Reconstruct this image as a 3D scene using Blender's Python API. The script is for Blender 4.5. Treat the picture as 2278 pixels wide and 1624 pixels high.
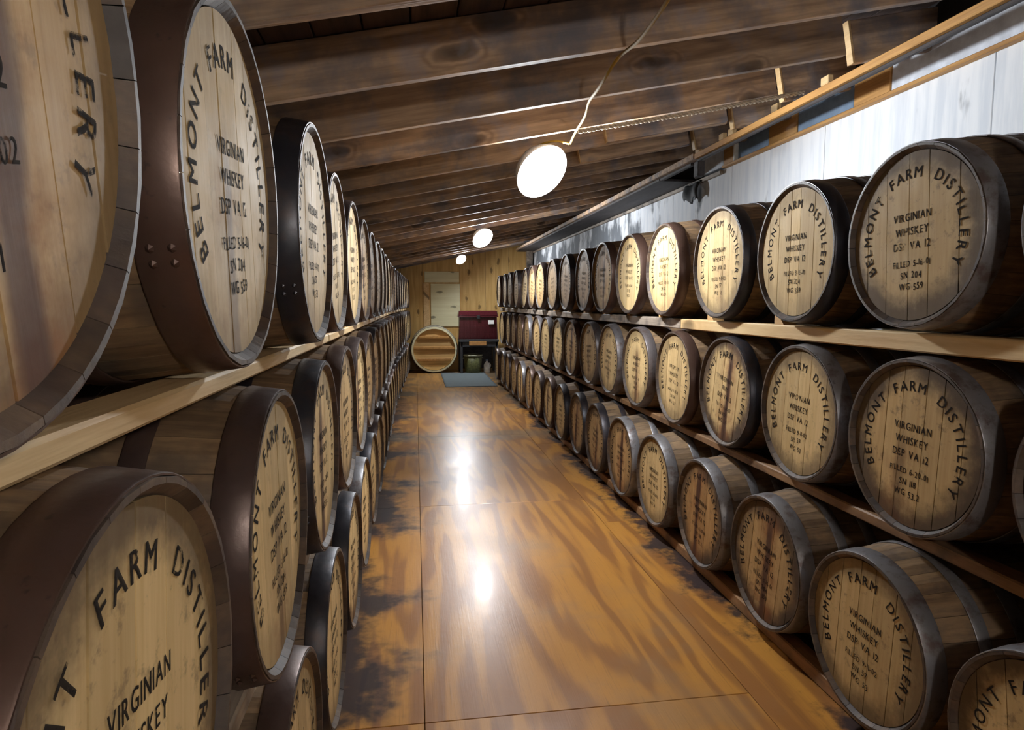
import bpy, bmesh, math, random
from mathutils import Vector, Matrix, noise
random.seed(11)
for o in list(bpy.data.objects): bpy.data.objects.remove(o)
S = bpy.context.scene
COL = S.collection
R = math.radians
H = 1.45                                   # lens height above the floor; floor is z = 0, aisle runs along +y

# ------------------------------------------------------------------ camera, world, exposure
cam = bpy.data.cameras.new('camera'); camo = bpy.data.objects.new('camera', cam); COL.objects.link(camo)
cam.sensor_fit = 'HORIZONTAL'; cam.sensor_width = 36; cam.lens = 1450/2278*36; cam.clip_start = .02
camo.location = (0, 0, H); camo.rotation_euler = (R(90-5.48), 0, R(-8.4))
S.camera = camo
W = bpy.data.worlds.new('world'); S.world = W; W.use_nodes = True
W.node_tree.nodes['Background'].inputs[0].default_value = (.55, .52, .55, 1)
W.node_tree.nodes['Background'].inputs[1].default_value = .07
S.view_settings.view_transform = 'Standard'; S.view_settings.look = 'None'
S.view_settings.exposure = 0.0; S.view_settings.gamma = 1; S.view_settings.use_curve_mapping = False
BULB = 1200.0                               # radiance of the hanging bulbs

# ------------------------------------------------------------------ material helpers
class NT:
    def __init__(s, name):
        s.m = bpy.data.materials.new(name); s.m.use_nodes = True; s.t = s.m.node_tree; s.n = s.t.nodes
        s.b = s.n['Principled BSDF']; s.out = s.n['Material Output']
    def new(s, typ, **k):
        n = s.n.new(typ)
        for a, v in k.items(): setattr(n, a, v)
        return n
    def put(s, sock, v):
        if hasattr(v, 'is_output') or isinstance(v, bpy.types.NodeSocket): s.t.links.new(v, sock)
        elif v is not None: sock.default_value = v
    def math(s, op, a, b=None, c=None, clamp=False):
        n = s.new('ShaderNodeMath', operation=op, use_clamp=clamp)
        for i, v in enumerate((a, b, c)):
            if v is not None: s.put(n.inputs[i], v)
        return n.outputs[0]
    def coord(s, which='Object'): return s.new('ShaderNodeTexCoord').outputs[which]
    def sep(s, v):
        n = s.new('ShaderNodeSeparateXYZ'); s.put(n.inputs[0], v); return n.outputs
    def comb(s, x, y, z):
        n = s.new('ShaderNodeCombineXYZ')
        for i, v in enumerate((x, y, z)): s.put(n.inputs[i], v)
        return n.outputs[0]
    def scale(s, v, sc):
        n = s.new('ShaderNodeMapping'); s.put(n.inputs[0], v); n.inputs['Scale'].default_value = sc; return n.outputs[0]
    def noise(s, v, scale=5, detail=3, rough=.55, w=None, dist=0):
        n = s.new('ShaderNodeTexNoise'); n.noise_dimensions = '4D' if w is not None else '3D'
        s.put(n.inputs['Vector'], v); n.inputs['Scale'].default_value = scale; n.inputs['Detail'].default_value = detail
        n.inputs['Roughness'].default_value = rough; n.inputs['Distortion'].default_value = dist
        if w is not None: s.put(n.inputs['W'], w)
        return n.outputs[0]
    def step(s, v, a, b):
        n = s.new('ShaderNodeMapRange', interpolation_type='SMOOTHSTEP'); s.put(n.inputs[0], v)
        s.put(n.inputs[1], a); s.put(n.inputs[2], b); return n.outputs[0]
    def lin(s, v, a, b, c=0., d=1.):
        n = s.new('ShaderNodeMapRange'); s.put(n.inputs[0], v)
        for i, q in enumerate((a, b, c, d)): n.inputs[i+1].default_value = q
        return n.outputs[0]
    def mix(s, f, a, b, mode='MIX'):
        n = s.new('ShaderNodeMix', data_type='RGBA', blend_type=mode); s.put(n.inputs[0], f)
        for i, v in ((6, a), (7, b)): s.put(n.inputs[i], v if not isinstance(v, tuple) else (*v, 1))
        return n.outputs[2]
    def info(s): return s.new('ShaderNodeObjectInfo').outputs
    def rnd(s, k=37.): return s.math('MULTIPLY', s.info()['Random'], k)
    def fin(s, col, rough=.6, metal=0, bump=None, bs=.2, bd=.01, coat=0, spec=None):
        s.put(s.b.inputs['Base Color'], col if not isinstance(col, tuple) else (*col, 1))
        s.put(s.b.inputs['Roughness'], rough); s.put(s.b.inputs['Metallic'], metal)
        if coat: s.b.inputs['Coat Weight'].default_value = coat; s.b.inputs['Coat Roughness'].default_value = .12
        if spec is not None: s.b.inputs['Specular IOR Level'].default_value = spec
        if bump is not None:
            n = s.new('ShaderNodeBump'); n.inputs['Strength'].default_value = bs; n.inputs['Distance'].default_value = bd
            s.put(n.inputs['Height'], bump); s.put(s.b.inputs['Normal'], n.outputs[0])
        return s.m

def wood(name, light, dark, axis=1, fine=60., wav=6., mould=None, mould_amt=.5, rough=.65, knots=None, vary=.25):
    """sawn timber: grain stretched along one local axis, optional mould blotches and knots; varies per object"""
    t = NT(name); c = t.coord(); w = t.rnd()
    sc = [1., 1., 1.]; sc[axis] = .06
    g = t.noise(t.scale(c, tuple(sc)), fine, 3, .6, w)
    sc[axis] = .16
    b = t.noise(t.scale(c, tuple(sc)), wav, 2, .5, w)
    bands = t.math('SINE', t.math('MULTIPLY', b, 34.))
    f = t.math('ADD', t.math('MULTIPLY', bands, .22), t.lin(g, .3, .7, 0, .8), clamp=True)
    col = t.mix(f, light, dark)
    if knots:
        v = t.new('ShaderNodeTexVoronoi', voronoi_dimensions='2D'); X_, Y_, Z_ = t.sep(c)
        al = (X_, Y_, Z_)[axis]; ac = t.math('ADD', Z_ if axis < 2 else X_, Y_ if axis != 1 else X_)
        wob = t.math('MULTIPLY', t.noise(c, 9, 2, .5, w), .06)
        t.put(v.inputs['Vector'], t.comb(t.math('ADD', t.math('MULTIPLY', al, .45), t.math('ADD', w, wob)), t.math('ADD', ac, wob), 0.)); v.inputs['Scale'].default_value = knots
        k = t.step(v.outputs['Distance'], .12, .05)
        ring = t.math('MULTIPLY', t.step(v.outputs['Distance'], .28, .10), t.math('ADD', t.math('MULTIPLY', t.math('SINE', t.math('MULTIPLY', v.outputs['Distance'], 90.)), .35), .35))
        col = t.mix(ring, col, dark)
        col = t.mix(t.math('MULTIPLY', k, .8), col, tuple(q*.25 for q in dark))
    if mould:
        m = t.noise(c, 3.2, 5, .62, w); col = t.mix(t.math('MULTIPLY', t.step(t.noise(c, 5.5, 4, .6, t.math('ADD', w, 9.)), .50, .66), mould_amt*.5), col, tuple(min(1, q*2.1) for q in mould))
        col = t.mix(t.math('MULTIPLY', t.step(m, .45, .68), mould_amt), col, mould)
    rv = t.lin(t.info()['Random'], 0, 1, 1-vary, 1+vary*.4)
    col = t.mix(1., col, t.comb(rv, rv, rv), 'MULTIPLY')
    return t.fin(col, rough, 0, t.math('ADD', g, t.math('MULTIPLY', b, .5)), .35, .004)

def plain(name, col, rough=.5, metal=0, nz=.15, scale=20):
    t = NT(name); n = t.noise(t.coord(), scale, 3)
    c = t.mix(t.lin(n, .3, .7), tuple(q*(1-nz) for q in col), tuple(min(1, q*(1+nz)) for q in col))
    return t.fin(c, rough, metal, n, .1, .003)

M = {}
M['rafter'] = wood('old rafter timber', (.66, .455, .285), (.27, .17, .105), 0, 55, 7, (.15, .155, .19), .85, .7, knots=3.0)
M['deck'] = wood('dark roof boards', (.11, .062, .042), (.045, .027, .021), 1, 50, 5, (.035, .035, .05), .5, .8)
M['newwood'] = wood('new pine', (.80, .58, .30), (.60, .38, .17), 1, 60, 6, None, 0, .6, knots=2.2, vary=.15)
M['orange'] = wood('orange pine', (.62, .33, .10), (.40, .19, .05), 1, 60, 6, None, 0, .6)
M['oldrail'] = wood('aged rail timber', (.46, .38, .30), (.22, .17, .13), 1, 55, 6, (.03, .028, .03), .95, .65)
M['brownrail'] = wood('brown rail timber', (.40, .22, .10), (.20, .10, .045), 1, 55, 6, (.03, .022, .02), .7, .6)
M['darkwood'] = wood('dark stained timber', (.055, .045, .045), (.02, .018, .02), 1, 50, 6, None, 0, .7)
M['endwall'] = wood('end wall plywood', (.74, .49, .18), (.54, .31, .085), 2, 26, 4.5, None, 0, .55, knots=3.3, vary=.1)
M['pale'] = wood('pale board', (.84, .80, .54), (.72, .66, .40), 0, 18, 3, None, 0, .6, knots=3.2, vary=.05)
M['caskhead'] = wood('cask head boards', (.74, .50, .22), (.56, .34, .12), 0, 30, 4.5, None, 0, .6)
M['chock'] = wood('chock pine', (.72, .45, .20), (.5, .28, .11), 1, 60, 8, None, 0, .6)

# weathered barrel staves (grain along local x), rust-run and grime
t = NT('oak staves'); c = t.coord(); inf = t.info(); w = t.math('MULTIPLY', inf['Random'], 41.)
g = t.noise(t.scale(c, (.08, 1, 1)), 70, 4, .6, w); m = t.noise(c, 7, 4, .6, w)
col = t.mix(t.lin(g, .3, .72), (.30, .19, .095), (.11, .064, .033))
col = t.mix(t.math('MULTIPLY', t.step(m, .46, .66), .7), col, (.055, .042, .034))
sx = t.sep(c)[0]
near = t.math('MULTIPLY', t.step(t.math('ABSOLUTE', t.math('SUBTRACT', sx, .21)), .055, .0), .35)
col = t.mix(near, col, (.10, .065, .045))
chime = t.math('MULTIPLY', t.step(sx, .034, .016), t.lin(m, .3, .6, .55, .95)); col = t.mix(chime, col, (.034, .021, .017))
rv = t.lin(inf['Random'], 0, 1, .62, 1.15); col = t.mix(1., col, t.comb(rv, rv, rv), 'MULTIPLY')
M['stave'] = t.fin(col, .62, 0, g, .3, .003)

# steel hoops; object colour red channel: 0 black, .5 brown rust, 1 galvanised grey
t = NT('hoop steel'); c = t.coord(); inf = t.info(); kind = t.sep(inf['Color'])[0]
w = t.math('MULTIPLY', inf['Random'], 23.)
n1 = t.noise(c, 14, 5, .65, w); n2 = t.noise(c, 60, 3, .6, w)
col = t.mix(t.step(kind, .15, .45), (.030, .030, .038), (.082, .046, .034))
col = t.mix(t.step(kind, .6, .9), col, (.22, .215, .225))
col = t.mix(t.math('MULTIPLY', t.step(n1, .48, .66), t.lin(kind, 0, 1, .35, .75)), col, (.085, .045, .030))
col = t.mix(t.math('MULTIPLY', t.step(n2, .62, .75), .5), col, (.012, .010, .010))
M['hoop'] = t.fin(col, t.lin(n1, .3, .7, .30, .52), .45, n2, .25, .002)

# barrel heads; colour = tone, leak amount, leak position, edge grime.  local: y across, z up, centre 0
t = NT('oak head'); c = t.coord(); inf = t.info(); cs = t.new('ShaderNodeSeparateColor'); t.put(cs.inputs[0], inf['Color'])
tone, leak, lpos = cs.outputs; grime = inf['Alpha']
w = t.math('ADD', t.math('MULTIPLY', lpos, 31.), t.math('MULTIPLY', tone, 17.))
wr = t.math('MULTIPLY', inf['Random'], 19.)
g = t.noise(t.scale(c, (1, 1, .05)), 75, 4, .6, wr)
brown = t.mix(t.lin(g, .28, .75), (.40, .225, .085), (.26, .135, .045)); fresh = t.mix(t.lin(g, .28, .75), (.80, .595, .30), (.62, .425, .18))
col = t.mix(t.step(tone, .15, 1.), brown, fresh)
rv = t.lin(inf['Random'], 0, 1, .74, 1.08); col = t.mix(1., col, t.comb(rv, rv, rv), 'MULTIPLY')
x, y, z = t.sep(c)
rad = t.math('SQRT', t.math('ADD', t.math('MULTIPLY', y, y), t.math('MULTIPLY', z, z)))
blot = t.noise(c, 9, 5, .65, w)
edge = t.step(t.math('ADD', rad, t.math('MULTIPLY', blot, .16)), .240, .325)
col = t.mix(t.math('MULTIPLY', edge, grime), col, (.060, .036, .020))
sp = t.noise(c, 32, 4, .7, w)
col = t.mix(t.math('MULTIPLY', t.step(sp, .54, .70), t.math('MULTIPLY', grime, .6)), col, (.10, .065, .04))
# leak: dark brown run starting near the middle and falling to the rim
yo = t.math('SUBTRACT', y, t.lin(lpos, 0, 1, -.07, .07))
wob = t.math('MULTIPLY', t.math('SUBTRACT', t.noise(t.scale(c, (1, 1, .35)), 16, 3, .5, w), .5), .05)
wid = t.math('ABSOLUTE', t.math('ADD', yo, wob))
runz = t.step(z, t.lin(leak, .4, 1, .04, .30), t.lin(leak, .4, 1, -.08, .14))
run = t.math('MULTIPLY', t.step(wid, .034, .010), runz)
halo = t.math('MULTIPLY', t.math('MULTIPLY', t.step(wid, .13, .0), runz), t.step(blot, .35, .7))
col = t.mix(t.math('MULTIPLY', halo, leak), col, (.24, .085, .024))
col = t.mix(t.math('MULTIPLY', run, leak), col, (.065, .026, .013))
M['head'] = t.fin(col, t.lin(blot, .3, .7, .62, .80), 0, g, .25, .002, spec=.3)

t = NT('stencil ink'); c = t.coord(); n = t.noise(c, 55, 4, .7, t.rnd()); n3 = t.noise(c, 9, 2, .5, t.rnd(13.))
t.fin((.020, .015, .012), .9, spec=.1)
tr = t.new('ShaderNodeBsdfTransparent'); mx = t.new('ShaderNodeMixShader')
t.put(mx.inputs[0], t.math('MULTIPLY', t.step(t.math('ADD', n, t.math('MULTIPLY', n3, .5)), .95, .80), .94))
t.t.links.new(tr.outputs[0], mx.inputs[1]); t.t.links.new(t.b.outputs[0], mx.inputs[2]); t.t.links.new(mx.outputs[0], t.out.inputs[0])
M['ink'] = t.m

# varnished floor plywood: rotary-cut figure along y, black mould creeping in from both racks
t = NT('varnished floor plywood'); inf = t.info(); c = t.coord('Object')
geo = t.new('ShaderNodeNewGeometry').outputs['Position']; X, Y, Z = t.sep(geo)
w = t.math('MULTIPLY', inf['Random'], 29.)
b = t.noise(t.scale(c, (1, .13, 1)), 2.7, 3, .5, w, .3)
b2 = t.noise(t.scale(c, (1, .08, 1)), 12, 4, .65, w)
bands = t.math('SINE', t.math('ADD', t.math('MULTIPLY', b, 52.), t.math('MULTIPLY', b2, 3.)))
fib = t.noise(t.scale(c, (1, .035, 1)), 150, 3, .6, w)
f = t.math('ADD', t.step(bands, -.9, .9), t.math('MULTIPLY', t.math('SUBTRACT', b2, .5), 1.4), clamp=True)
col = t.mix(f, (.51, .235, .045), (.31, .130, .034))
col = t.mix(t.math('MULTIPLY', t.step(fib, .55, .75), .45), col, (.20, .085, .028))
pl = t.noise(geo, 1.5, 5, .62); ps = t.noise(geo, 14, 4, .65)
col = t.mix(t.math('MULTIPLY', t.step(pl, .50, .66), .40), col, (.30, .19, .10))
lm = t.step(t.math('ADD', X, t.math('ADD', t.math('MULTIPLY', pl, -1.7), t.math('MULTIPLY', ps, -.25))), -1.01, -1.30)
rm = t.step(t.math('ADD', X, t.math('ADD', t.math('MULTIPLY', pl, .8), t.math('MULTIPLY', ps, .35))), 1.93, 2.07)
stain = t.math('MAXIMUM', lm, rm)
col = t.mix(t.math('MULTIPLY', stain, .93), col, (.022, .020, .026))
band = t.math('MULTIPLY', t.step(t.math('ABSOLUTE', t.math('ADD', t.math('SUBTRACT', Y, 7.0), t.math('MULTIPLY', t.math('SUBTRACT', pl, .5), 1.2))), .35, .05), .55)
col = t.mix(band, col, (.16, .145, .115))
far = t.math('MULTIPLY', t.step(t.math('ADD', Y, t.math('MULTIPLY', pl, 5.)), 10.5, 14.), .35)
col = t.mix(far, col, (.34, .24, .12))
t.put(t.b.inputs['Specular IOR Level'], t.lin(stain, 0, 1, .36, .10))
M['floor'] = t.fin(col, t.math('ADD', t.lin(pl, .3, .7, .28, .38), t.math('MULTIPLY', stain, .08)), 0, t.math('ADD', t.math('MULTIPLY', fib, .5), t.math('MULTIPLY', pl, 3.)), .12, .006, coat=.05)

# whitewashed wall with black mould streaks running down
t = NT('mouldy whitewash'); geo = t.new('ShaderNodeNewGeometry').outputs['Position']
n = t.noise(t.scale(geo, (1, 1, .25)), 6, 5, .65); n2 = t.noise(geo, 1.6, 4, .6); n3 = t.noise(t.scale(geo, (1, 1, .1)), 17, 4, .6)
Xg, Yg, Zg = t.sep(geo)
amt = t.math('ADD', t.math('MULTIPLY', n, .55), t.math('ADD', t.math('MULTIPLY', n2, .7), t.lin(Yg, 4.5, 9, -.10, .10)))
col = t.mix(t.step(n3, .35, .7), (.88, .91, .95), (.72, .77, .84))
col = t.mix(t.math('MULTIPLY', t.step(amt, .64, .76), .9), col, (.085, .10, .12))
M['white'] = t.fin(col, .8, 0, n, .2, .004)

M['blue'] = plain('blue grey foam board', (.17, .24, .34), .8)
M['foam'] = plain('white foam board', (.66, .70, .78), .8)
M['black'] = plain('black plastic', (.010, .011, .012), .75)
M['gapdark'] = plain('dark void boards', (.018, .015, .016), .9)
M['cord'] = plain('yellow cord', (.27, .17, .018), .8)
M['rope'] = plain('twisted rope', (.55, .47, .36), .9, 0, .3, 80)
M['socket'] = plain('white socket', (.80, .80, .72), .4)
M['maroon'] = plain('maroon lacquer', (.055, .007, .011), .22, 0, .35, 60)
M['reflector'] = plain('white enamel reflector', (.86, .86, .86), .35)
M['paper'] = plain('white paper', (.85, .85, .82), .8)
M['mat'] = plain('grey mat', (.13, .16, .17), .95, 0, .35, 120)
M['matedge'] = plain('mat edge', (.085, .10, .11), .9)
M['green'] = plain('olive tub', (.10, .105, .035), .5, 0, .4, 30)
M['tubrim'] = plain('tub rim', (.42, .42, .30), .5)
M['cardboard'] = plain('tan cardboard', (.55, .28, .09), .8)
M['tablegrey'] = plain('dark table', (.045, .048, .055), .5)
for nm, st, ec in (('bulb', BULB, (.92, .96, 1., 1)), ('warmbulb', BULB*.34, (1., .93, .84, 1))):
    t = NT('lit '+nm); t.fin((1, 1, 1), .5); t.b.inputs['Emission Color'].default_value = ec; t.b.inputs['Emission Strength'].default_value = st; M[nm] = t.m

# ------------------------------------------------------------------ object helpers
def link(name, me, parent=None, loc=(0, 0, 0), rot=(0, 0, 0)):
    o = bpy.data.objects.new(name, me); COL.objects.link(o); o.parent = parent; o.location = loc; o.rotation_euler = rot
    return o
def empty(name, loc, rot=(0, 0, 0)):
    o = bpy.data.objects.new(name, None); o.empty_display_size = .1; COL.objects.link(o); o.location = loc; o.rotation_euler = rot
    return o
def tag(o, label, cat, group=None):
    o['label'] = label; o['category'] = cat
    if group: o['group'] = group
    return o
def mesh(name, v, f, mat, smooth=False):
    me = bpy.data.meshes.new(name); me.from_pydata(v, [], f); me.update()
    me.materials.append(M[mat] if isinstance(mat, str) else mat)
    if smooth: me.polygons.foreach_set('use_smooth', [True]*len(me.polygons))
    return me
def bm_done(name, bm, mat, smooth=False):
    me = bpy.data.meshes.new(name); bm.to_mesh(me); bm.free(); me.materials.append(M[mat])
    if smooth: me.polygons.foreach_set('use_smooth', [True]*len(me.polygons))
    return me
def boxmesh(name, sx, sy, sz, mat, bev=.004, taper=None, jit=0):
    """box with its origin at the middle of its base"""
    bm = bmesh.new(); bmesh.ops.create_cube(bm, size=1)
    for v in bm.verts:
        v.co = Vector((v.co.x*sx, v.co.y*sy, (v.co.z+.5)*sz))
        if taper and v.co.z > sz*.5: v.co.x *= taper[0]; v.co.y *= taper[1]
    if bev: bmesh.ops.bevel(bm, geom=bm.edges[:], offset=bev, segments=1, affect='EDGES')
    return bm_done(name, bm, mat)
def boxo(name, x0, x1, y0, y1, z0, z1, mat, parent=None, bev=.004, taper=None):
    return link(name, boxmesh(name, x1-x0, y1-y0, z1-z0, mat, bev, taper), parent, ((x0+x1)/2, (y0+y1)/2, z0))
def tube(name, pts, r, mat, parent=None, n=8):
    cu = bpy.data.curves.new(name, 'CURVE'); cu.dimensions = '3D'; sp = cu.splines.new('NURBS'); sp.points.add(len(pts)-1)
    for p, q in zip(sp.points, pts): p.co = (*q, 1)
    sp.use_endpoint_u = True; sp.order_u = 4; cu.bevel_depth = r; cu.bevel_resolution = 2; cu.resolution_u = 6; cu.use_fill_caps = True
    tmp = bpy.data.objects.new('tmp', cu); me = bpy.data.meshes.new_from_object(tmp); bpy.data.objects.remove(tmp)
    me.materials.clear(); me.materials.append(M[mat]); me.polygons.foreach_set('use_smooth', [True]*len(me.polygons))
    return link(name, me, parent)
def lathe(name, prof, mat, n=32, cap=True, axis='z'):
    """closed-ring lathe of (radius, height) pairs"""
    v, f = [], []
    for r, z in prof:
        for k in range(n):
            a = 2*math.pi*k/n; v.append((r*math.cos(a), r*math.sin(a), z))
    for i in range(len(prof)-1):
        for k in range(n):
            k2 = (k+1) % n; f.append((i*n+k, i*n+k2, (i+1)*n+k2, (i+1)*n+k))
    if cap: f.append(tuple(range(n))[::-1]); f.append(tuple((len(prof)-1)*n+k for k in range(n)))
    return mesh(name, v, f, mat, True)

# ------------------------------------------------------------------ the setting: floor
YB = 14.20                                  # plane of the end wall
floor = boxo('floor', -1.36, 2.75, -1.4, YB+.1, -.06, -.012, 'gapdark', bev=0); floor['kind'] = 'structure'
g = .0012
for x0, x1, off in ((-1.33, .012, 2.15), (.012, 1.212, 2.15), (1.212, 2.70, 4.07)):
    ys = [off+2.43*k for k in range(-3, 6)]
    ys = [-1.35]+[q for q in ys if -1.3 < q < YB-.2]+[YB]
    for a, b_ in zip(ys, ys[1:]):
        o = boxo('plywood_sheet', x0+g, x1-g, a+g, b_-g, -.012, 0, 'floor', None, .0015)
        o.parent = floor; o.location -= floor.location

# roof: tilted frame whose local z = 0 is the underside of the rafters
SL = math.atan(.2)
ceil = link('ceiling', boxmesh('ceiling', 4.4, YB+1.6, .03, 'gapdark', 0), None, (0, 0, H+.772), (0, -SL, 0)); ceil['kind'] = 'structure'
for v in ceil.data.vertices: v.co.x += .64; v.co.y += YB/2-.7; v.co.z += .2085
def ceil_box(name, x0, x1, y0, y1, z0, z1, mat, bev=.003):
    return boxo(name, x0, x1, y0, y1, z0, z1, mat, ceil, bev)
pw = .165
for k in range(26):
    x0 = -1.45+k*pw
    ceil_box('roof_plank', x0+.003, x0+pw-.003, -1.4, YB+.05, .186+random.uniform(0, .004), .2085, 'deck')
RY = [1.79+.607*k for k in range(-4, 21)]
raft = boxmesh('rafter', 4.25, .040, .185, 'rafter', .003); raft_s = boxmesh('rafter', 3.53, .040, .185, 'rafter', .003)
for k, y in enumerate(RY):
    if y > YB-.05: continue
    cut = 6 <= k <= 9
    link('rafter', raft_s if cut else raft, ceil, (.34 if cut else .70, y, random.uniform(-.003, 0)))
    if cut:                                                     # newer stub carried from the cut end to the plate
        ceil_box('rafter_stub', 2.175, 2.68, y+.022, y+.062, -.036, .165, 'rafter')
        ceil_box('stub_lit_edge', 2.163, 2.175, y+.020, y+.066, -.036, .165, 'newwood', .001)  # pale sliver puts the lamplit end edge of the stub into the colour
for y, x0, x1 in ((4.218, 1.26, 2.09), (4.825, 1.24, 2.09)): ceil_box('sister_board', x0, x1, y-.060, y-.021, .004, .180, 'rafter')
for y, x0 in ((4.218, 1.253), (4.825, 1.233)): ceil_box('sister_lit_end', x0, x0+.007, y-.060, y-.021, .004, .180, 'newwood', .001)  # end grain facing the lamp, its brightness painted as pale wood

# wall beside the tall racks: whitewashed sheets, framing along the top
XW = 2.56
wall_r = boxo('wall_right', XW+.012, XW+.10, -1.4, YB+.1, 0, H+1.50, 'gapdark', bev=0); wall_r['kind'] = 'structure'
def wr(name, *a, **k):
    o = boxo(name, *a, **k); o.parent = wall_r; o.location -= wall_r.location; return o
y = -1.0
while y < YB:
    wr('wall_sheet', XW, XW+.012, y+.002, min(y+1.218, YB), .0, H+1.105, 'white', bev=.002); y += 1.22
wr('top_plate', 2.18, 2.215, -1.0, 4.98, H+1.120, H+1.160, 'orange')
wr('pipe_batten', 2.20, 2.225, -1.0, 4.98, H+1.100, H+1.118, 'darkwood')
wr('top_plate', 2.18, 2.27, 5.0, YB, H+1.125, H+1.170, 'rafter')
wr('soffit_board', 2.21, 2.55, 5.80, YB, H+1.100, H+1.122, 'darkwood')
wr('cap_strip', 2.53, XW+.0, 5.25, YB, H+1.066, H+1.098, 'oldrail')
wr('post', 2.23, 2.29, 5.02, 5.10, H+1.0, H+1.120, 'darkwood')
wr('soffit_edge', 2.215, 2.25, 5.12, 5.80, H+1.100, H+1.122, 'darkwood')
for y0, y1, m, x in ((5.22, 5.80, 'foam', 2.545), (5.02, 5.22, 'orange', 2.54), (4.99, 5.02, 'paper', 2.52), (4.53, 4.99, 'blue', 2.55), (4.17, 4.53, 'orange', 2.545),
                     (3.60, 4.17, 'blue', 2.55), (3.3, 3.6, 'orange', 2.545), (2.5, 3.3, 'foam', 2.55), (2.2, 2.5, 'orange', 2.545), (1.2, 2.2, 'blue', 2.55)):
    wr('infill_board' if m != 'orange' else 'frame_block', x, XW+.012, y0+.003, y1-.003, H+1.125, H+1.34, m)
wr('sill_strip', 2.515, XW+.0, 1.2, 5.2, H+1.102, H+1.122, 'orange')
for y0 in (4.50, 4.36, 3.80, 3.30, 4.90): wr('plate_block', 2.182, 2.213, y0, y0+.07, H+1.161, H+1.205, 'newwood')

wall_l = boxo('wall_left', -1.42, -1.33, -1.4, YB+.1, 0, H+.70, 'darkwood', bev=0); wall_l['kind'] = 'structure'

# end wall: plywood sheets, a pale board nailed over an opening, corner post
wall_b = boxo('wall_back', -1.33, 2.56, YB+.02, YB+.10, 0, H+1.45, 'gapdark', bev=0); wall_b['kind'] = 'structure'
def wb(name, *a, **k):
    o = boxo(name, *a, **k); o.parent = wall_b; o.location -= wall_b.location; return o
for x0, x1 in ((-1.33, -.30), (-.30, .155), (.155, .96), (.96, 1.52), (1.52, 2.02), (2.02, 2.56)):
    wb('wall_sheet', x0+.002, x1-.002, YB, YB+.02, 0, H+1.40, 'endwall', bev=.002)
wb('cover_board', .33, .955, YB-.03, YB, H-.52, H+.40, 'pale')
wb('side_strip', .175, .30, YB-.018, YB, H-.60, H+.42, 'newwood')
wb('header_board', .20, .94, YB-.02, YB, H+.43, H+.66, 'pale')
wb('corner_post', 2.40, 2.53, YB-.16, YB, H+.30, H+1.20, 'oldrail')

# ------------------------------------------------------------------ barrels
LEN, RH, RB_, NS = .88, .275, .310, 26
def rr(s):
    u = 1-s/(LEN/2)
    return RH+(RB_-RH)*(1-u*u)
def stave_mesh(nseg=8, n_ang=2):
    v, f = [], []
    half = math.pi/NS-.0022; th = .026
    row = 2*(n_ang+1)
    for i in range(nseg+1):
        s = [0, .022, .13, .26, LEN/2, LEN-.26, LEN-.13, LEN-.022, LEN][i]; ro = rr(s)
        for k in range(n_ang+1):
            a = -half+2*half*k/n_ang; e = .0016 if k in (0, n_ang) else 0
            v.append((s, (ro-e)*math.sin(a), (ro-e)*math.cos(a)))
        for k in range(n_ang, -1, -1):
            a = -half+2*half*k/n_ang; q = th if 0 < i < nseg else .008; v.append((s, (ro-q)*math.sin(a), (ro-q)*math.cos(a)))
    for i in range(nseg):
        for k in range(row):
            k2 = (k+1) % row; f.append((i*row+k, (i+1)*row+k, (i+1)*row+k2, i*row+k2))
    f.append(tuple(range(row))); f.append(tuple(nseg*row+k for k in range(row-1, -1, -1)))
    return v, f
sv, sf = stave_mesh()
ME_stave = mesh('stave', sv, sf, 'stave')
v2, f2 = stave_mesh(8, 1); V, F = [], []
for k in range(NS):
    a = 2*math.pi*k/NS; ca, sa = math.cos(a), math.sin(a); o0 = len(V)
    V += [(x, y*ca-z*sa, y*sa+z*ca) for x, y, z in v2]; F += [tuple(o0+i for i in q) for q in f2]
ME_staves = mesh('staves', V, F, 'stave')
def hoop_mesh(name, s0, s1, n=56):
    v, f = [], []
    off = .0035
    prof = [(s0, rr(s0)+.0002), (s0, rr(s0)+off-.001), (s0+.002, rr(s0+.002)+off), (s1-.002, rr(s1-.002)+off), (s1, rr(s1)+off-.001), (s1, rr(s1)+.0002)]
    for k in range(n):
        a = 2*math.pi*k/n
        for s, r in prof: v.append((s, r*math.sin(a), r*math.cos(a)))
    L = len(prof)
    for k in range(n):
        k2 = (k+1) % n
        for i in range(L-1): f.append((k*L+i, k2*L+i, k2*L+i+1, k*L+i+1))
    # two rivets on the lap
    for da, ds in ((-.035, .3), (.035, .3), (-.035, .7), (.035, .7)):
        a = 2.2+da; s = s0+(s1-s0)*ds; r = rr(s)+off; o0 = len(v); c = Vector((s, r*math.sin(a), r*math.cos(a)))
        nrm = Vector((0, math.sin(a), math.cos(a))); tg = Vector((0, math.cos(a), -math.sin(a))); ax = Vector((1, 0, 0))
        for q in range(6):
            b = q*math.pi/3; v.append(tuple(c+(tg*math.cos(b)+ax*math.sin(b))*.006))
        v.append(tuple(c+nrm*.004))
        for q in range(6): f.append((o0+q, o0+(q+1) % 6, o0+6))
    me = mesh(name, v, f, 'hoop', True); me.set_sharp_from_angle(angle=R(35))
    return me
HOOPS = [hoop_mesh('chime_hoop', .002, .062), hoop_mesh('quarter_hoop', .165, .205), hoop_mesh('bilge_hoop', .285, .33)]
HOOPS_R = [hoop_mesh('bilge_hoop', LEN-.33, LEN-.285), hoop_mesh('quarter_hoop', LEN-.205, LEN-.165), hoop_mesh('chime_hoop', LEN-.062, LEN-.002)]
HD, HR = .013, .2545                        # head recess, head radius
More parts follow.
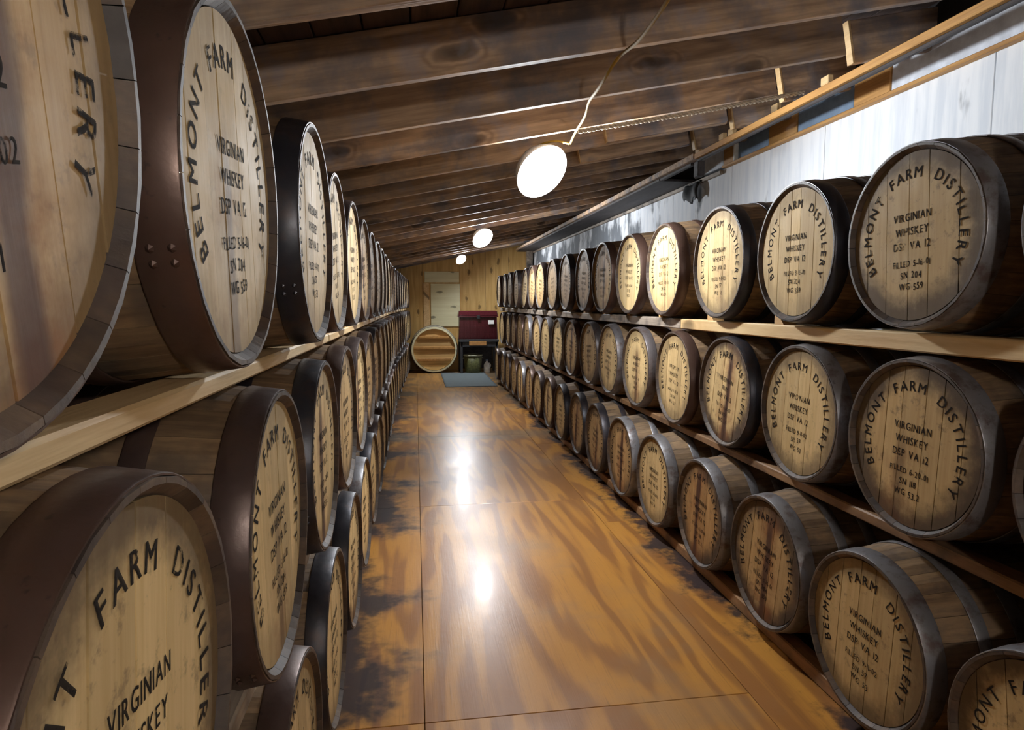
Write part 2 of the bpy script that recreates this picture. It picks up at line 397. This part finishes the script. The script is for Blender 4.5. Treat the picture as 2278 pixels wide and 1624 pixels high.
def head_polys(widths, R0, gap=.0015):
    out = []; tot = sum(widths); y = -R0
    for wd in widths:
        y0, y1 = y, y+wd/tot*2*R0; y = y1
        a, b = max(y0+gap, -R0*.9995), min(y1-gap, R0*.9995)
        n = 7
        top = [(a+(b-a)*i/n, math.sqrt(max(R0*R0-(a+(b-a)*i/n)**2, 0))) for i in range(n+1)]
        poly = top+[(p, -q) for p, q in reversed(top)]
        out.append(poly)
    return out
def prism(poly, x0, x1, v, f):
    n = len(poly); o0 = len(v)
    v += [(x0, p, q) for p, q in poly]+[(x1, p, q) for p, q in poly]
    f.append(tuple(o0+i for i in range(n))); f.append(tuple(o0+n+i for i in range(n-1, -1, -1)))
    for i in range(n):
        j = (i+1) % n; f.append((o0+j, o0+i, o0+n+i, o0+n+j))
HEADSETS = []
for wd in ((.8, 1, 1.3, .9, 1.2, 1, .8), (1, 1.4, 1, 1.2, 1.1, .8), (.9, 1.1, .9, 1.3, .9, 1.2, .7)):
    ms = []; VV, FF = [], []
    for i, poly in enumerate(head_polys(wd, HR)):
        v, f = [], []; d = random.uniform(0, .0012); prism(poly, HD+d, HD+.022, v, f); ms.append(mesh('head_board', v, f, 'head'))
        prism(poly, HD+d, HD+.022, VV, FF)
    HEADSETS.append((ms, mesh('head', VV, FF, 'head')))
v, f = [], []; prism([(HR*math.cos(2*math.pi*k/40), HR*math.sin(2*math.pi*k/40)) for k in range(40)], LEN-.048, LEN-.026, v, f)
ME_rear = mesh('rear_head', v, f, 'head')

# stencil lettering
GL = {}
def glyph(ch):
    if ch not in GL:
        cu = bpy.data.curves.new('g', 'FONT'); cu.body = ch; cu.resolution_u = 3; cu.offset = .0
        o = bpy.data.objects.new('g', cu); me = bpy.data.meshes.new_from_object(o); bpy.data.objects.remove(o)
        vs = [(q.co.x, q.co.y) for q in me.vertices]; fs = [tuple(p.vertices) for p in me.polygons]; bpy.data.meshes.remove(me)
        x0 = min((p[0] for p in vs), default=0); x1 = max((p[0] for p in vs), default=.3)
        GL[ch] = (vs, fs, x0, x1)
    return GL[ch]
XL = HD-.0006
def put(v, f, ch, fn):
    vs, fs, x0, x1 = glyph(ch); o0 = len(v)
    for px, py in vs:
        a, b = fn(px-(x0+x1)/2, py); v.append((XL, a, b))
    f += [tuple(o0+i for i in q) for q in fs]
    o1 = len(v)
    for px, py in vs:
        a, b = fn(px-(x0+x1)/2+.035, py+.012); v.append((XL-.0002, a, b))
    f += [tuple(o1+i for i in q) for q in fs]
# seen from the aisle (looking along +x) the reader's right is local -y
def line_text(v, f, s, z, h, sp=.30, cx=0, jit=.0):
    ws = [(glyph(c)[3]-glyph(c)[2] if c != ' ' else .30) for c in s]; tot = sum(ws)+sp*(len(s)-1)*.62; p = -tot/2
    for c, wd in zip(s, ws):
        if c != ' ':
            m = p+wd/2; dz = random.uniform(-jit, jit)
            put(v, f, c, lambda a, b, m=m, dz=dz: (-(m+a)*h*1.08*.92-cx, z+dz+b*h*1.25))
        p += wd+sp*.62
def arc_text(v, f, s, rad, h, a0, a1):
    ws = [(glyph(c)[3]-glyph(c)[2] if c != ' ' else .34)+.26 for c in s]; tot = sum(ws); p = 0
    for c, wd in zip(s, ws):
        ang = a0+(a1-a0)*(p+wd/2)/tot; p += wd
        if c == ' ': continue
        ca, sa = math.cos(ang), math.sin(ang)
        def fn(a, b, ca=ca, sa=sa):
            r = rad+b*h*1.15; tx = a*h*1.12
            X_ = r*ca+tx*sa; Z_ = r*sa-tx*ca      # reader frame: x right, z up, text tangent clockwise
            return -X_, Z_
        put(v, f, c, fn)
TEXTS = []
for kind, filled, sn, wg in (('WHISKEY', 'FILLED 5-16-01', 'SN 204', 'WG 559'), ('WHISKEY', 'FILLED 9-11-02', 'SN 57', 'WG 53'), ('WHISKEY', 'FILLED 6-20-01', 'SN 118', 'WG 53.2'),
                             ('RUM', 'FILLED 6-14-02', 'SN R04', 'WG 53'), ('WHISKEY', 'FILLED 3-28-03', 'SN 26', 'WG 54'), ('WHISKEY', 'FILLED 11-7-02', 'SN 83', 'WG 51')):
    words = []; VV, FF = [], []
    def word(fn, *a, **k):
        v, f = [], []; fn(v, f, *a, **k); words.append(mesh('lettering', v, f, 'ink')); o0 = len(VV)
        VV.extend(v); FF.extend(tuple(o0+i for i in q) for q in f)
    word(arc_text, 'BELMONT', .176, .041, R(214), R(131)); word(arc_text, 'FARM', .176, .041, R(120), R(77)); word(arc_text, 'DISTILLERY', .176, .041, R(64), R(-34))
    word(line_text, 'VIRGINIAN', .050, .0275); word(line_text, kind, .006, .0275); word(line_text, 'DSP VA 12', -.038, .0275)
    word(line_text, filled, -.090, .0215, jit=.002); word(line_text, sn, -.126, .0235, jit=.002); word(line_text, wg, -.162, .0235, jit=.002)
    TEXTS.append((words, mesh('lettering', VV, FF, 'ink')))

ORD = ['', 'first', 'second', 'third', 'fourth', 'fifth', 'sixth', 'seventh', 'eighth', 'ninth', 'tenth', 'eleventh', 'twelfth', 'thirteenth', 'fourteenth', 'fifteenth',
       'sixteenth', 'seventeenth', 'eighteenth', 'nineteenth', 'twentieth', 'twenty-first', 'twenty-second', 'twenty-third']
HZ = RH+.0035                               # drop from axis to the base of the chime hoop
def barrel(side, row, i_from_end, X, Y, zc, near, look='', hoop=None, tone=None, leak=None, lpos=None, grime=None, roll=None, text=None, tilt=0, yawd=None):
    rd = random.Random(hash((side == 'R', 'TMB'.index(row), i_from_end)) & 0xffff)
    hoop = rd.choice((0, .3, .5, .5, 1, .8)) if hoop is None else hoop
    tone = rd.uniform(.45, 1) if tone is None else tone
    leak = rd.choice((0, 0, .5, .9)) if leak is None else leak
    lpos = rd.random() if lpos is None else lpos
    grime = rd.uniform(.35, 1) if grime is None else grime
    roll = R(rd.uniform(-9, 9)) if roll is None else R(roll)
    text = rd.choice((0, 1, 2, 4, 5)) if text is None else text
    yawd = (rd.uniform(-1, 1) if side == 'R' else -min(2.6, max(0, (Y-1.5)*.8))+rd.uniform(-.4, .4)) if yawd is None else yawd
    e = empty('whiskey_barrel', (X, Y, H+zc-HZ), (0, R(tilt), R(yawd)+(math.pi if side == 'L' else 0)))
    wallp = 'beside' if side == 'R' else 'opposite'
    rown = {'T': 'top', 'M': 'middle', 'B': 'bottom'}[row]
    tag(e, f"{look}whiskey barrel in {rown} row {wallp} the white wall, {ORD[i_from_end]} from plywood end wall", 'barrel', f'barrels of the {rown} row {wallp} the white wall')
    def part(name, me, rx=roll, color=None):
        o = link(name, me, e, (0, 0, HZ), (rx, 0, 0))
        if color: o.color = color
        return o
    hc = (tone, leak, lpos, grime)
    hs = HEADSETS[(i_from_end+'TMB'.index(row)) % 3]
    if near:
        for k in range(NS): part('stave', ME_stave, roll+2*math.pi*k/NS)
        for me in hs[0]: part('head_board', me, color=hc)
        hoops = HOOPS+HOOPS_R
    else:
        part('staves', ME_staves); part('head', hs[1], color=hc); hoops = HOOPS
    part('rear_head', ME_rear, color=hc)
    for me in hoops: part(me.name.split('.')[0], me, roll+rd.uniform(-.5, .5), (hoop, hoop, hoop, 1))
    if near:
        for me in TEXTS[text][0]: part('lettering', me)
    else: part('lettering', TEXTS[text][1])['kind'] = 'stuff'
    return e

ZC = {'T': .20, 'M': -.452, 'B': -1.095}
ZL = {'T': .175, 'M': -.450, 'B': -1.085}
XR = {'T': 1.496, 'M': 1.526, 'B': 1.427}
def fillto(ys, end, step):
    ys = list(ys)
    while ys[-1]+step < end: ys.append(ys[-1]+step)
    return ys
def spread(ys, mn=.642):
    ys = sorted(ys)
    for _ in range(200):
        for i in range(len(ys)-1):
            d = mn-(ys[i+1]-ys[i])
            if d > 0: ys[i] -= d/2; ys[i+1] += d/2
    return ys
RT = spread([1.16, 1.82, 2.47, 3.14, 3.87, 4.50, 5.135, 5.775, 6.45, 7.14, 7.84, 8.48, 9.13, 9.78, 10.43, 11.08, 11.73])
RM = spread([1.17, 1.81, 2.45, 3.09, 3.73, 4.40, 5.05, 5.68, 6.32, 6.98, 7.64, 8.30, 8.96, 9.60, 10.25, 10.90, 11.56])
RBt = spread([1.22, 1.86, 2.50, 3.14, 3.78, 4.42, 5.06, 5.70, 6.34, 6.98, 7.62, 8.26, 8.90, 9.54, 10.18, 10.85, 11.52])
LT = fillto(spread([.44, 1.10, 1.785, 2.43, 3.08, 3.73, 4.38, 5.03, 5.68]), 13.75, .655)
LM = fillto(spread([.66, 1.32, 1.97, 2.61, 3.25, 3.89]), 13.75, .655)
LB = fillto(spread([.80, 1.45, 2.10, 2.75, 3.39]), 13.75, .655)
SPEC = {  # hand-set looks of the barrels that show large: (side,row,index from the camera)
 ('R', 'T', 2): dict(look='black-hooped ', hoop=0, tone=.8, leak=0, grime=.35, roll=0, text=0),
 ('R', 'T', 3): dict(look='dark-hooped ', hoop=.1, tone=.85, leak=.35, lpos=.2, grime=.6, roll=-1, text=1),
 ('R', 'T', 4): dict(look='brown-hooped ', hoop=.5, tone=1, leak=.55, lpos=.35, grime=.25, roll=-1, text=4),
 ('R', 'T', 5): dict(look='clean pale-headed ', hoop=.5, tone=1, leak=0, grime=.05, roll=3, text=5),
 ('R', 'T', 6): dict(look='brown-streaked ', hoop=.55, tone=.9, leak=.8, lpos=.25, grime=.6, roll=2),
 ('R', 'T', 7): dict(hoop=.3, tone=.6, leak=.3, grime=.8), ('R', 'T', 8): dict(hoop=.1, tone=.45, leak=.2, grime=.7), ('R', 'T', 9): dict(hoop=.1, tone=.5, leak=0, grime=.6),
 ('R', 'T', 12): dict(look='tilted ', hoop=.3, tone=1, leak=0, grime=.2),
 ('R', 'M', 2): dict(look='grey-hooped ', hoop=.9, tone=.75, leak=0, grime=.7, roll=4, text=1),
 ('R', 'M', 3): dict(look='dark-hooped rum-stencilled ', hoop=.1, tone=.75, leak=1, lpos=.30, grime=1, roll=9, text=3),
 ('R', 'M', 4): dict(look='clean-lettered ', hoop=.6, tone=.7, leak=0, grime=.55, roll=5, text=2),
 ('R', 'M', 5): dict(look='grey-hooped ', hoop=.75, tone=.85, leak=.75, lpos=.45, grime=.6, roll=3, text=5),
 ('R', 'M', 6): dict(look='grey-hooped ', hoop=.8, tone=.85, leak=.35, lpos=.5, grime=.5, roll=6, text=1),
 ('R', 'M', 7): dict(hoop=.8, tone=.75, leak=.5, lpos=.7, grime=.6), ('R', 'M', 8): dict(look='dark-streaked ', hoop=.5, tone=.6, leak=1, lpos=.4, grime=.8),
 ('R', 'B', 2): dict(look='galvanised-hooped leak-stained ', hoop=1, tone=.5, leak=.95, lpos=.4, grime=1, roll=8, text=0),
 ('R', 'B', 3): dict(look='galvanised-hooped brown-stained ', hoop=1, tone=.30, leak=1, lpos=.75, grime=1, roll=5, text=2),
 ('R', 'B', 4): dict(look='galvanised-hooped ', hoop=1, tone=.8, leak=0, grime=.6, roll=2, text=4),
 ('R', 'B', 5): dict(look='galvanised-hooped streaked ', hoop=1, tone=.42, leak=1, lpos=.35, grime=.8, roll=4),
 ('R', 'B', 6): dict(hoop=.2, tone=.5, leak=.8, grime=1), ('R', 'B', 7): dict(hoop=.1, tone=.5, leak=.9, grime=.9),
 ('L', 'T', 1): dict(look='rusty-rimmed ', hoop=.45, tone=.95, leak=.6, lpos=.75, grime=.3, roll=-5, text=0),
 ('L', 'T', 2): dict(look='black-hooped ', hoop=0, tone=.85, leak=.1, grime=.3, roll=0, text=1),
 ('L', 'T', 3): dict(hoop=.4, tone=.85, leak=0, grime=.4), ('L', 'T', 4): dict(hoop=.3, tone=.95, leak=0, grime=.2),
 ('L', 'M', 1): dict(look='dark brown-hooped ', hoop=.35, tone=1, leak=.5, lpos=.55, grime=.35, roll=-4, text=0),
 ('L', 'M', 2): dict(look='black-hooped streaked ', hoop=.15, tone=.9, leak=.9, lpos=.75, grime=.5, roll=0, text=2),
 ('L', 'B', 1): dict(hoop=.4, tone=.8, leak=.3, grime=.5), ('L', 'B', 2): dict(hoop=.2, tone=.85, leak=.2, grime=.5)}
BAR = {}
def lx(y, row):
    return -.268+max(0, y-8.5)/5.*.14+{'T': 0, 'M': .004, 'B': .004}[row]
for side, row, ys in (('R', 'T', RT), ('R', 'M', RM), ('R', 'B', RBt), ('L', 'T', LT), ('L', 'M', LM), ('L', 'B', LB)):
    n = len(ys)
    for i, y in enumerate(ys):
        X = XR[row]+random.Random(i*7+len(row)).uniform(-.012, .012) if side == 'R' else lx(y, row)
        if (side, row, i) == ('L', 'T', 2): X += .02
        kw = dict(SPEC.get((side, row, i), {}))
        if (side, row, i) == ('R', 'T', 12): kw['tilt'] = 2.5; X += .02
        BAR[side, row, i] = barrel(side, row, n-i, X, y, (ZC if side == 'R' else ZL)[row], y < (6.1 if side == 'R' else 4.1), **kw)

# ------------------------------------------------------------------ rails the rows rest on
RC = .2965                                  # barrel radius where the rails touch
def rail(x0, x1, y0, y1, zt, zb, mat, label):
    o = boxo('rack_rail', x0, x1, y0, y1, H+zb, H+zt, mat, None, .005); return tag(o, label, 'rail', 'rails under the barrel rows')
for row, below, segs in (('T', 'M', ((.9, 3.70, 'newwood', 'new pale pine rail under top barrels beside the white wall'), (3.71, 7.9, 'oldrail', 'blotchy rail butted to the new pale rail, top barrels beside white wall'), (7.91, 12.06, 'oldrail', 'weathered rail nearest the end wall under top barrels beside white wall'))),
                         ('M', 'B', ((.9, 4.9, 'brownrail', 'brown rail under the rum barrel in the middle row beside white wall'), (4.91, 11.9, 'brownrail', 'brown rail nearest the end wall, middle barrel row beside white wall'))),
                         ('B', None, ((.9, 11.85, 'brownrail', 'dark stained runner on the floor under bottom barrels beside white wall'),))):
    xx = XR[row]; zt = ZC[row]-RC
    zb = ZC[below]+rr(max(0, xx+.152-XR[below]))+.004 if below else -H
    for y0, y1, m, lab in segs: rail(xx+.065, xx+.140, y0, y1, zt, zb, m, lab)
for row, below, segs in (('T', 'M', ((.1, 2.6, 'newwood', 'pale pine rail under the rusty-rimmed top barrels opposite the white wall'), (2.61, 8.6, 'newwood', 'middle length of pale pine rail under top barrels opposite white wall'))),
                         ('M', 'B', ((.1, 8.6, 'oldrail', 'weathered rail under the middle barrel row opposite the white wall'),)),
                         ('B', None, ((.1, 8.6, 'darkwood', 'dark runner on the floor under bottom barrels opposite the white wall'),))):
    zt = ZL[row]-RC; zb = ZL[below]+RC if below else -H
    for y0, y1, m, lab in segs: rail(-.268-.140, -.268-.065, y0, y1, zt, zb, m, lab)
    o = rail(0, .075, 0, 5.3, zt, zb, segs[-1][2], f"rail nearest the end wall under {dict(T='top', M='middle', B='bottom')[row]} barrels opposite the white wall")
    o.location = (-.268-.1025+.074, 11.27, H+zb); o.rotation_euler = (0, 0, -math.atan(.14/5.))

# wedges keeping barrels from rolling
bm = bmesh.new(); wv = [(-.03, 0, 0), (.03, 0, 0), (-.03, .075, 0), (.03, .075, 0), (-.03, .075, .058), (.03, .075, .058), (-.03, .062, .058), (.03, .062, .058)]
vs = [bm.verts.new(q) for q in wv]
for q in ((0, 2, 3, 1), (2, 4, 5, 3), (4, 6, 7, 5), (6, 0, 1, 7), (0, 6, 4, 2), (1, 3, 5, 7)): bm.faces.new([vs[i] for i in q])
bmesh.ops.recalc_face_normals(bm, faces=bm.faces[:]); ME_wedge = bm_done('wedge', bm, 'chock')
def wedge(side, row, i, ys):
    y = ys[i]; n = len(ys)
    x = (XR[row]+.1) if side == 'R' else lx(y, row)-.1
    o = link('wedge', ME_wedge, None, (x, y+.135, H+(ZC if side == 'R' else ZL)[row]-RC))
    tag(o, f"pine wedge on top rail {'beside' if side == 'R' else 'opposite'} white wall, at {ORD[n-i]} barrel from end wall", 'wedge', 'wedges on the top rails')
for i in range(2, 10): wedge('R', 'T', i, RT)
for i in range(1, 5): wedge('L', 'T', i, LT)

# ------------------------------------------------------------------ hanging bulbs
ME_bulb = lathe('bulb', [(.001, .055), (.020, .051), (.038, .040), (.050, .022), (.055, .0), (.052, -.02), (.042, -.04), (.026, -.062), (.022, -.075)], 'bulb', 20)
ME_bowl = lathe('reflector', [(.034, -.085), (.070, -.080), (.115, -.058), (.155, -.018), (.180, .030), (.190, .060), (.194, .060), (.184, .028), (.158, -.023), (.117, -.063), (.070, -.086), (.034, -.091)], 'reflector', 40, False)
ME_neck = lathe('socket', [(.020, -.075), (.036, -.085), (.038, -.10), (.034, -.135), (.026, -.160), (.012, -.170)], 'black', 20)
ME_warm = ME_bulb.copy(); ME_warm.materials[0] = M['warmbulb']
def lamp(x, y, z, label, k=1.0, face=(.41, -.71, -.65), bulb=ME_bulb):
    e = empty('clamp_lamp', (x, y, z)); tag(e, label, 'lamp', 'lamps under the rafters')
    n = Vector(face).normalized(); q = n.to_track_quat('Z', 'Y')
    for nm, me, kk in (('bulb', bulb, 1), ('reflector', ME_bowl, k), ('socket', ME_neck, min(k, .8))):
        o = link(nm, me, e, n*.035 if nm == 'bulb' else (0, 0, 0)); o.rotation_mode = 'QUATERNION'; o.rotation_quaternion = q; o.scale = (kk, kk, kk)
    back = -n*.165*min(k, .8)
    xr = x+back.x; zc = .772+.2*xr+H-z
    tube('hook', [back, back+Vector((-.005, .015, .01)), (back.x, back.y+.02, zc-.02), (back.x, back.y+.02, zc+.004)], .006, 'black', e)
    return e
L1 = lamp(.728, 3.89, H+.795, 'large glowing lamp with yellow cord hanging below the near rafters', .88)
b_ = -Vector((.41, -.71, -.65)).normalized()*.132
tube('cord_tail', [b_, b_+Vector((-.01, .02, .03)), (.02, .06, .150), (.10, -.06, .150), (.138, -.125, .118), (.155, -.160, .106)], .0065, 'cord', L1)
lamp(.83, 8.26, H+.825, 'glowing lamp hanging halfway down the aisle between two other lamps', .72)
lamp(.88, 12.85, H+.85, 'small glowing lamp under the last rafters before the plywood end wall', .55)
lamp(.75, -.95, H+.40, 'glowing lamp hung low at the entrance end of the yellow cord', .9, (-.15, .9, -.15), ME_warm)

cord = [(.885, 3.72, .90), (.885, 3.62, .935), (.862, 3.40, .92), (.83, 3.15, .905), (.80, 3.02, .925), (.762, 2.75, .875), (.752, 2.55, .885), (.758, 2.42, .912), (.768, 2.28, .890), (.762, 2.13, .885), (.752, 1.92, .890), (.75, 1.80, .910), (.76, 1.3, .86), (.80, .6, .87), (.83, 0, .88), (.80, -.75, .80)]
o = tube('extension_cord', [(a, b, H+c) for a, b, c in cord], .0065, 'cord'); tag(o, 'yellow cord looping under the near rafters to the large bulb', 'cord')

# twisted rope stapled under a rafter
v, f = [], []
A, B = Vector((.90, 3.60, H+.936)), Vector((2.22, 3.585, H+1.200)); d = (B-A); n = 330; ax = d.normalized(); u1 = ax.cross(Vector((0, 1, 0))).normalized(); u2 = ax.cross(u1)
for st in range(3):
    o0 = len(v)
    for i in range(n+1):
        a = i*.34+st*2.094; c = A+d*i/n+(u1*math.cos(a)+u2*math.sin(a))*.0070+Vector((0, 0, -.006*math.sin(math.pi*i/n)))
        for q in range(5):
            b = q*1.2566; v.append(tuple(c+(u1*math.cos(b)+u2*math.sin(b))*.0066))
    for i in range(n):
        for q in range(5):
            q2 = (q+1) % 5; f.append((o0+i*5+q, o0+i*5+q2, o0+i*5+5+q2, o0+i*5+5+q))
tag(link('rope', mesh('rope', v, f, 'rope', True)), 'pale twisted rope stretched along the underside of a rafter', 'rope')

# black plastic flap hanging from the wall cap
e = empty('plastic_flap', (2.545, 5.78, H+.885)); tag(e, 'black folded plastic flap hanging on the white wall above the barrels', 'plastic sheet')
v, f = [], []
NY, NZ = 10, 8
for j in range(NZ+1):
    for i in range(NY+1):
        s = i/NY; q = j/NZ
        bot = .06*abs(math.sin(s*math.pi*1.5+.6)); zz = bot+(.19-bot)*q
        v.append((-.02-.03*math.sin(math.pi*min(1, q*.8+.2))-.014*math.sin(s*9), -.16+.32*s*(.9+.1*q), zz))
for j in range(NZ):
    for i in range(NY): a = j*(NY+1)+i; f.append((a, a+1, a+NY+2, a+NY+1))
o = link('sheet', mesh('sheet', v, f, 'black', True), e); md = o.modifiers.new('thickness', 'SOLIDIFY'); md.thickness = .004
boxo('batten', -.03, .013, -.17, .17, .185, .20, 'black', e)

# papers on two barrels
for k, (x, y) in enumerate(((1.60, RT[7]), (1.62, RT[8]))):
    me = boxmesh('paper_slip', .12, .14, .012, 'paper', .003)
    for q in me.vertices: q.co.z += .012*math.sin(q.co.x*30)*0
    tag(link('paper_slip', me, None, (x+.10, y, H+.20+rr(.25)+.012), (0, R(-6), .2*k)), ('white paper slip lying on a brown-streaked top barrel' if k == 0 else 'white paper slip lying on the top barrel next to another slip'), 'paper', 'paper slips on the top barrels')

# ------------------------------------------------------------------ things at the end wall
# big cask on its side, head to the aisle
CR = .485
e = empty('large_cask', (.372, 13.42, 0)); tag(e, 'large round cask lying with its battened head to the aisle by end wall', 'cask')
CL = .62
def cr(s): return CR-.022+.028*(1-(1-2*s/CL)**2)
NC = 34; v, f = [], []
half = math.pi/NC-.0014
for i in range(7):
    s = CL*i/6; r = cr(s)
    v += [(r*math.sin(-half), s, r*math.cos(half)), (r*math.sin(half), s, r*math.cos(half)), ((r-.035)*math.sin(half), s, (r-.035)*math.cos(half)), ((r-.035)*math.sin(-half), s, (r-.035)*math.cos(half))]
for i in range(6):
    for k in range(4): k2 = (k+1) % 4; f.append((i*4+k2, i*4+k, i*4+4+k, i*4+4+k2))
f.append((0, 1, 2, 3)); f.append((27, 26, 25, 24))
me = mesh('stave', v, f, 'pale')
for k in range(NC): link('stave', me, e, (0, 0, CR), (0, 2*math.pi*k/NC, 0))
hw = (.9, 1.1, 1, 1.15, 1.05, 1, .8)
for poly in head_polys(hw, CR-.060):
    v, f = [], []; prism(poly, .05, .08, v, f)
    v = [(c_, a_, b_) for a_, b_, c_ in v]                       # boards run across, along x
    bo = link('head_board', mesh('head_board', v, [q[::-1] for q in f], 'caskhead'), e, (0, 0, CR))
for z in (-.21, .03, .255):
    hl = math.sqrt((CR-.066)**2-(abs(z)+.03)**2)
    boxo('batten', -hl, hl, .012, .049, CR+z-.024, CR+z+.024, 'orange', e, .004)
for s0, s1 in ((.02, .075), (.17, .215), (CL-.215, CL-.17), (CL-.075, CL-.02)):
    v, f = [], []
    for k in range(60):
        a = 2*math.pi*k/60
        for s, dr in ((s0, .0), (s0, .004), (s1, .004), (s1, .0)): v.append(((cr(s)+dr)*math.sin(a), s, (cr(s)+dr)*math.cos(a)))
    for k in range(60):
        for i in range(3): k2 = (k+1) % 60; f.append((k*4+i, k2*4+i, k2*4+i+1, k*4+i+1))
    ho = link('hoop', mesh('hoop', v, f, 'hoop'), e, (0, 0, CR)); ho.color = (1, 1, 1, 1)

# table
TX0, TX1, TY0, TY1, TZ = .875, 1.68, 13.20, 13.80, .70
e = empty('work_table', ((TX0+TX1)/2, (TY0+TY1)/2, 0)); tag(e, 'dark grey work table against the plywood end wall', 'table')
hx, hy = (TX1-TX0)/2, (TY1-TY0)/2
boxo('tabletop', -hx, hx, -hy, hy, TZ-.05, TZ, 'tablegrey', e)
boxo('apron', -hx+.03, hx-.03, -hy+.015, -hy+.035, TZ-.15, TZ-.05, 'tablegrey', e)
for sx in (-1, 1):
    for sy in (-1, 1): boxo('leg', sx*(hx-.04)-.025, sx*(hx-.04)+.025, sy*(hy-.04)-.025, sy*(hy-.04)+.025, 0, TZ-.05, 'tablegrey', e)
boxo('back_panel', -hx+.07, hx-.07, hy-.035, hy-.02, .05, TZ-.05, 'darkwood', e)

# maroon ribbed chest
e = empty('storage_chest', (1.265, 13.45, TZ)); tag(e, 'maroon ribbed storage chest with pale tag on the dark table', 'chest')
boxo('body', -.40, .40, -.19, .19, 0, .47, 'maroon', e, .012, (.96, .92))
ribm = boxmesh('rib', .013, .016, .42, 'maroon', .003)
for k in range(32): link('rib', ribm, e, (-.370+k*.0239, -.186, .025), (R(-2.2), 0, 0))
boxo('lid', -.405, .405, -.20, .20, .47, .58, 'maroon', e, .015, (.96, .86))
boxo('rim', -.41, .41, -.205, .205, .455, .475, 'maroon', e, .004)
boxo('latch', -.03, .03, -.215, -.195, .42, .49, 'black', e, .003)
boxo('label_tag', .20, .32, -.208, -.196, .31, .39, 'paper', e, .002)
tag(boxo('cardboard_strip', 1.07, 1.42, TY0-.012, TY0, TZ-.12, TZ-.035, 'cardboard', None, .002), 'tan cardboard strip on the front edge of the dark table', 'cardboard')

# olive tub under the table
e = empty('tub', (1.165, 13.42, 0)); tag(e, 'round olive green tub with pale rim under the table', 'tub')
link('body', lathe('body', [(.16, 0), (.165, .01), (.19, .36), (.185, .36), (.158, .02), (0.001, .02)], 'green', 36), e)
link('rim', lathe('rim', [(.186, .352), (.198, .356), (.200, .37), (.194, .382), (.186, .378)], 'tubrim', 36, False), e)
for s in (-1, 1): tube('handle', [(s*.188, -.05, .31), (s*.215, -.04, .30), (s*.215, .04, .30), (s*.188, .05, .31)], .008, 'tubrim', e)
# pale jug beside it
e = empty('jug', (1.445, 13.36, 0)); tag(e, 'small white plastic jug on the floor beside the olive tub', 'jug')
link('body', lathe('body', [(.055, 0), (.062, .01), (.062, .16), (.048, .20), (.02, .23), (.02, .25)], 'paper', 24), e)
link('cap', lathe('cap', [(.022, .25), (.024, .252), (.024, .275), (.02, .28)], 'blue', 20), e)
tube('handle', [(.045, 0, .20), (.085, 0, .20), (.09, 0, .13), (.055, 0, .10)], .009, 'paper', e)

# grey floor mat
e = empty('floor_mat', (.945, 12.27, 0)); tag(e, 'grey mat lying on the floor in front of the large cask and table', 'mat')
v, f = [], []; nx, ny = 16, 36
for j in range(ny+1):
    for i in range(nx+1):
        x, y = -.43+.86*i/nx, -1.08+2.16*j/ny
        v.append((x, y, .009+.002*noise.noise((x*4, y*4, 0))))
for j in range(ny):
    for i in range(nx): a = j*(nx+1)+i; f.append((a, a+1, a+nx+2, a+nx+1))
link('pile', mesh('pile', v, f, 'mat', True), e)
for a in ((-.45, .45, -1.12, -1.075), (-.45, .45, 1.075, 1.12), (-.45, -.425, -1.075, 1.075), (.425, .45, -1.075, 1.075)): boxo('edging', *a, 0, .010, 'matedge', e, .002)
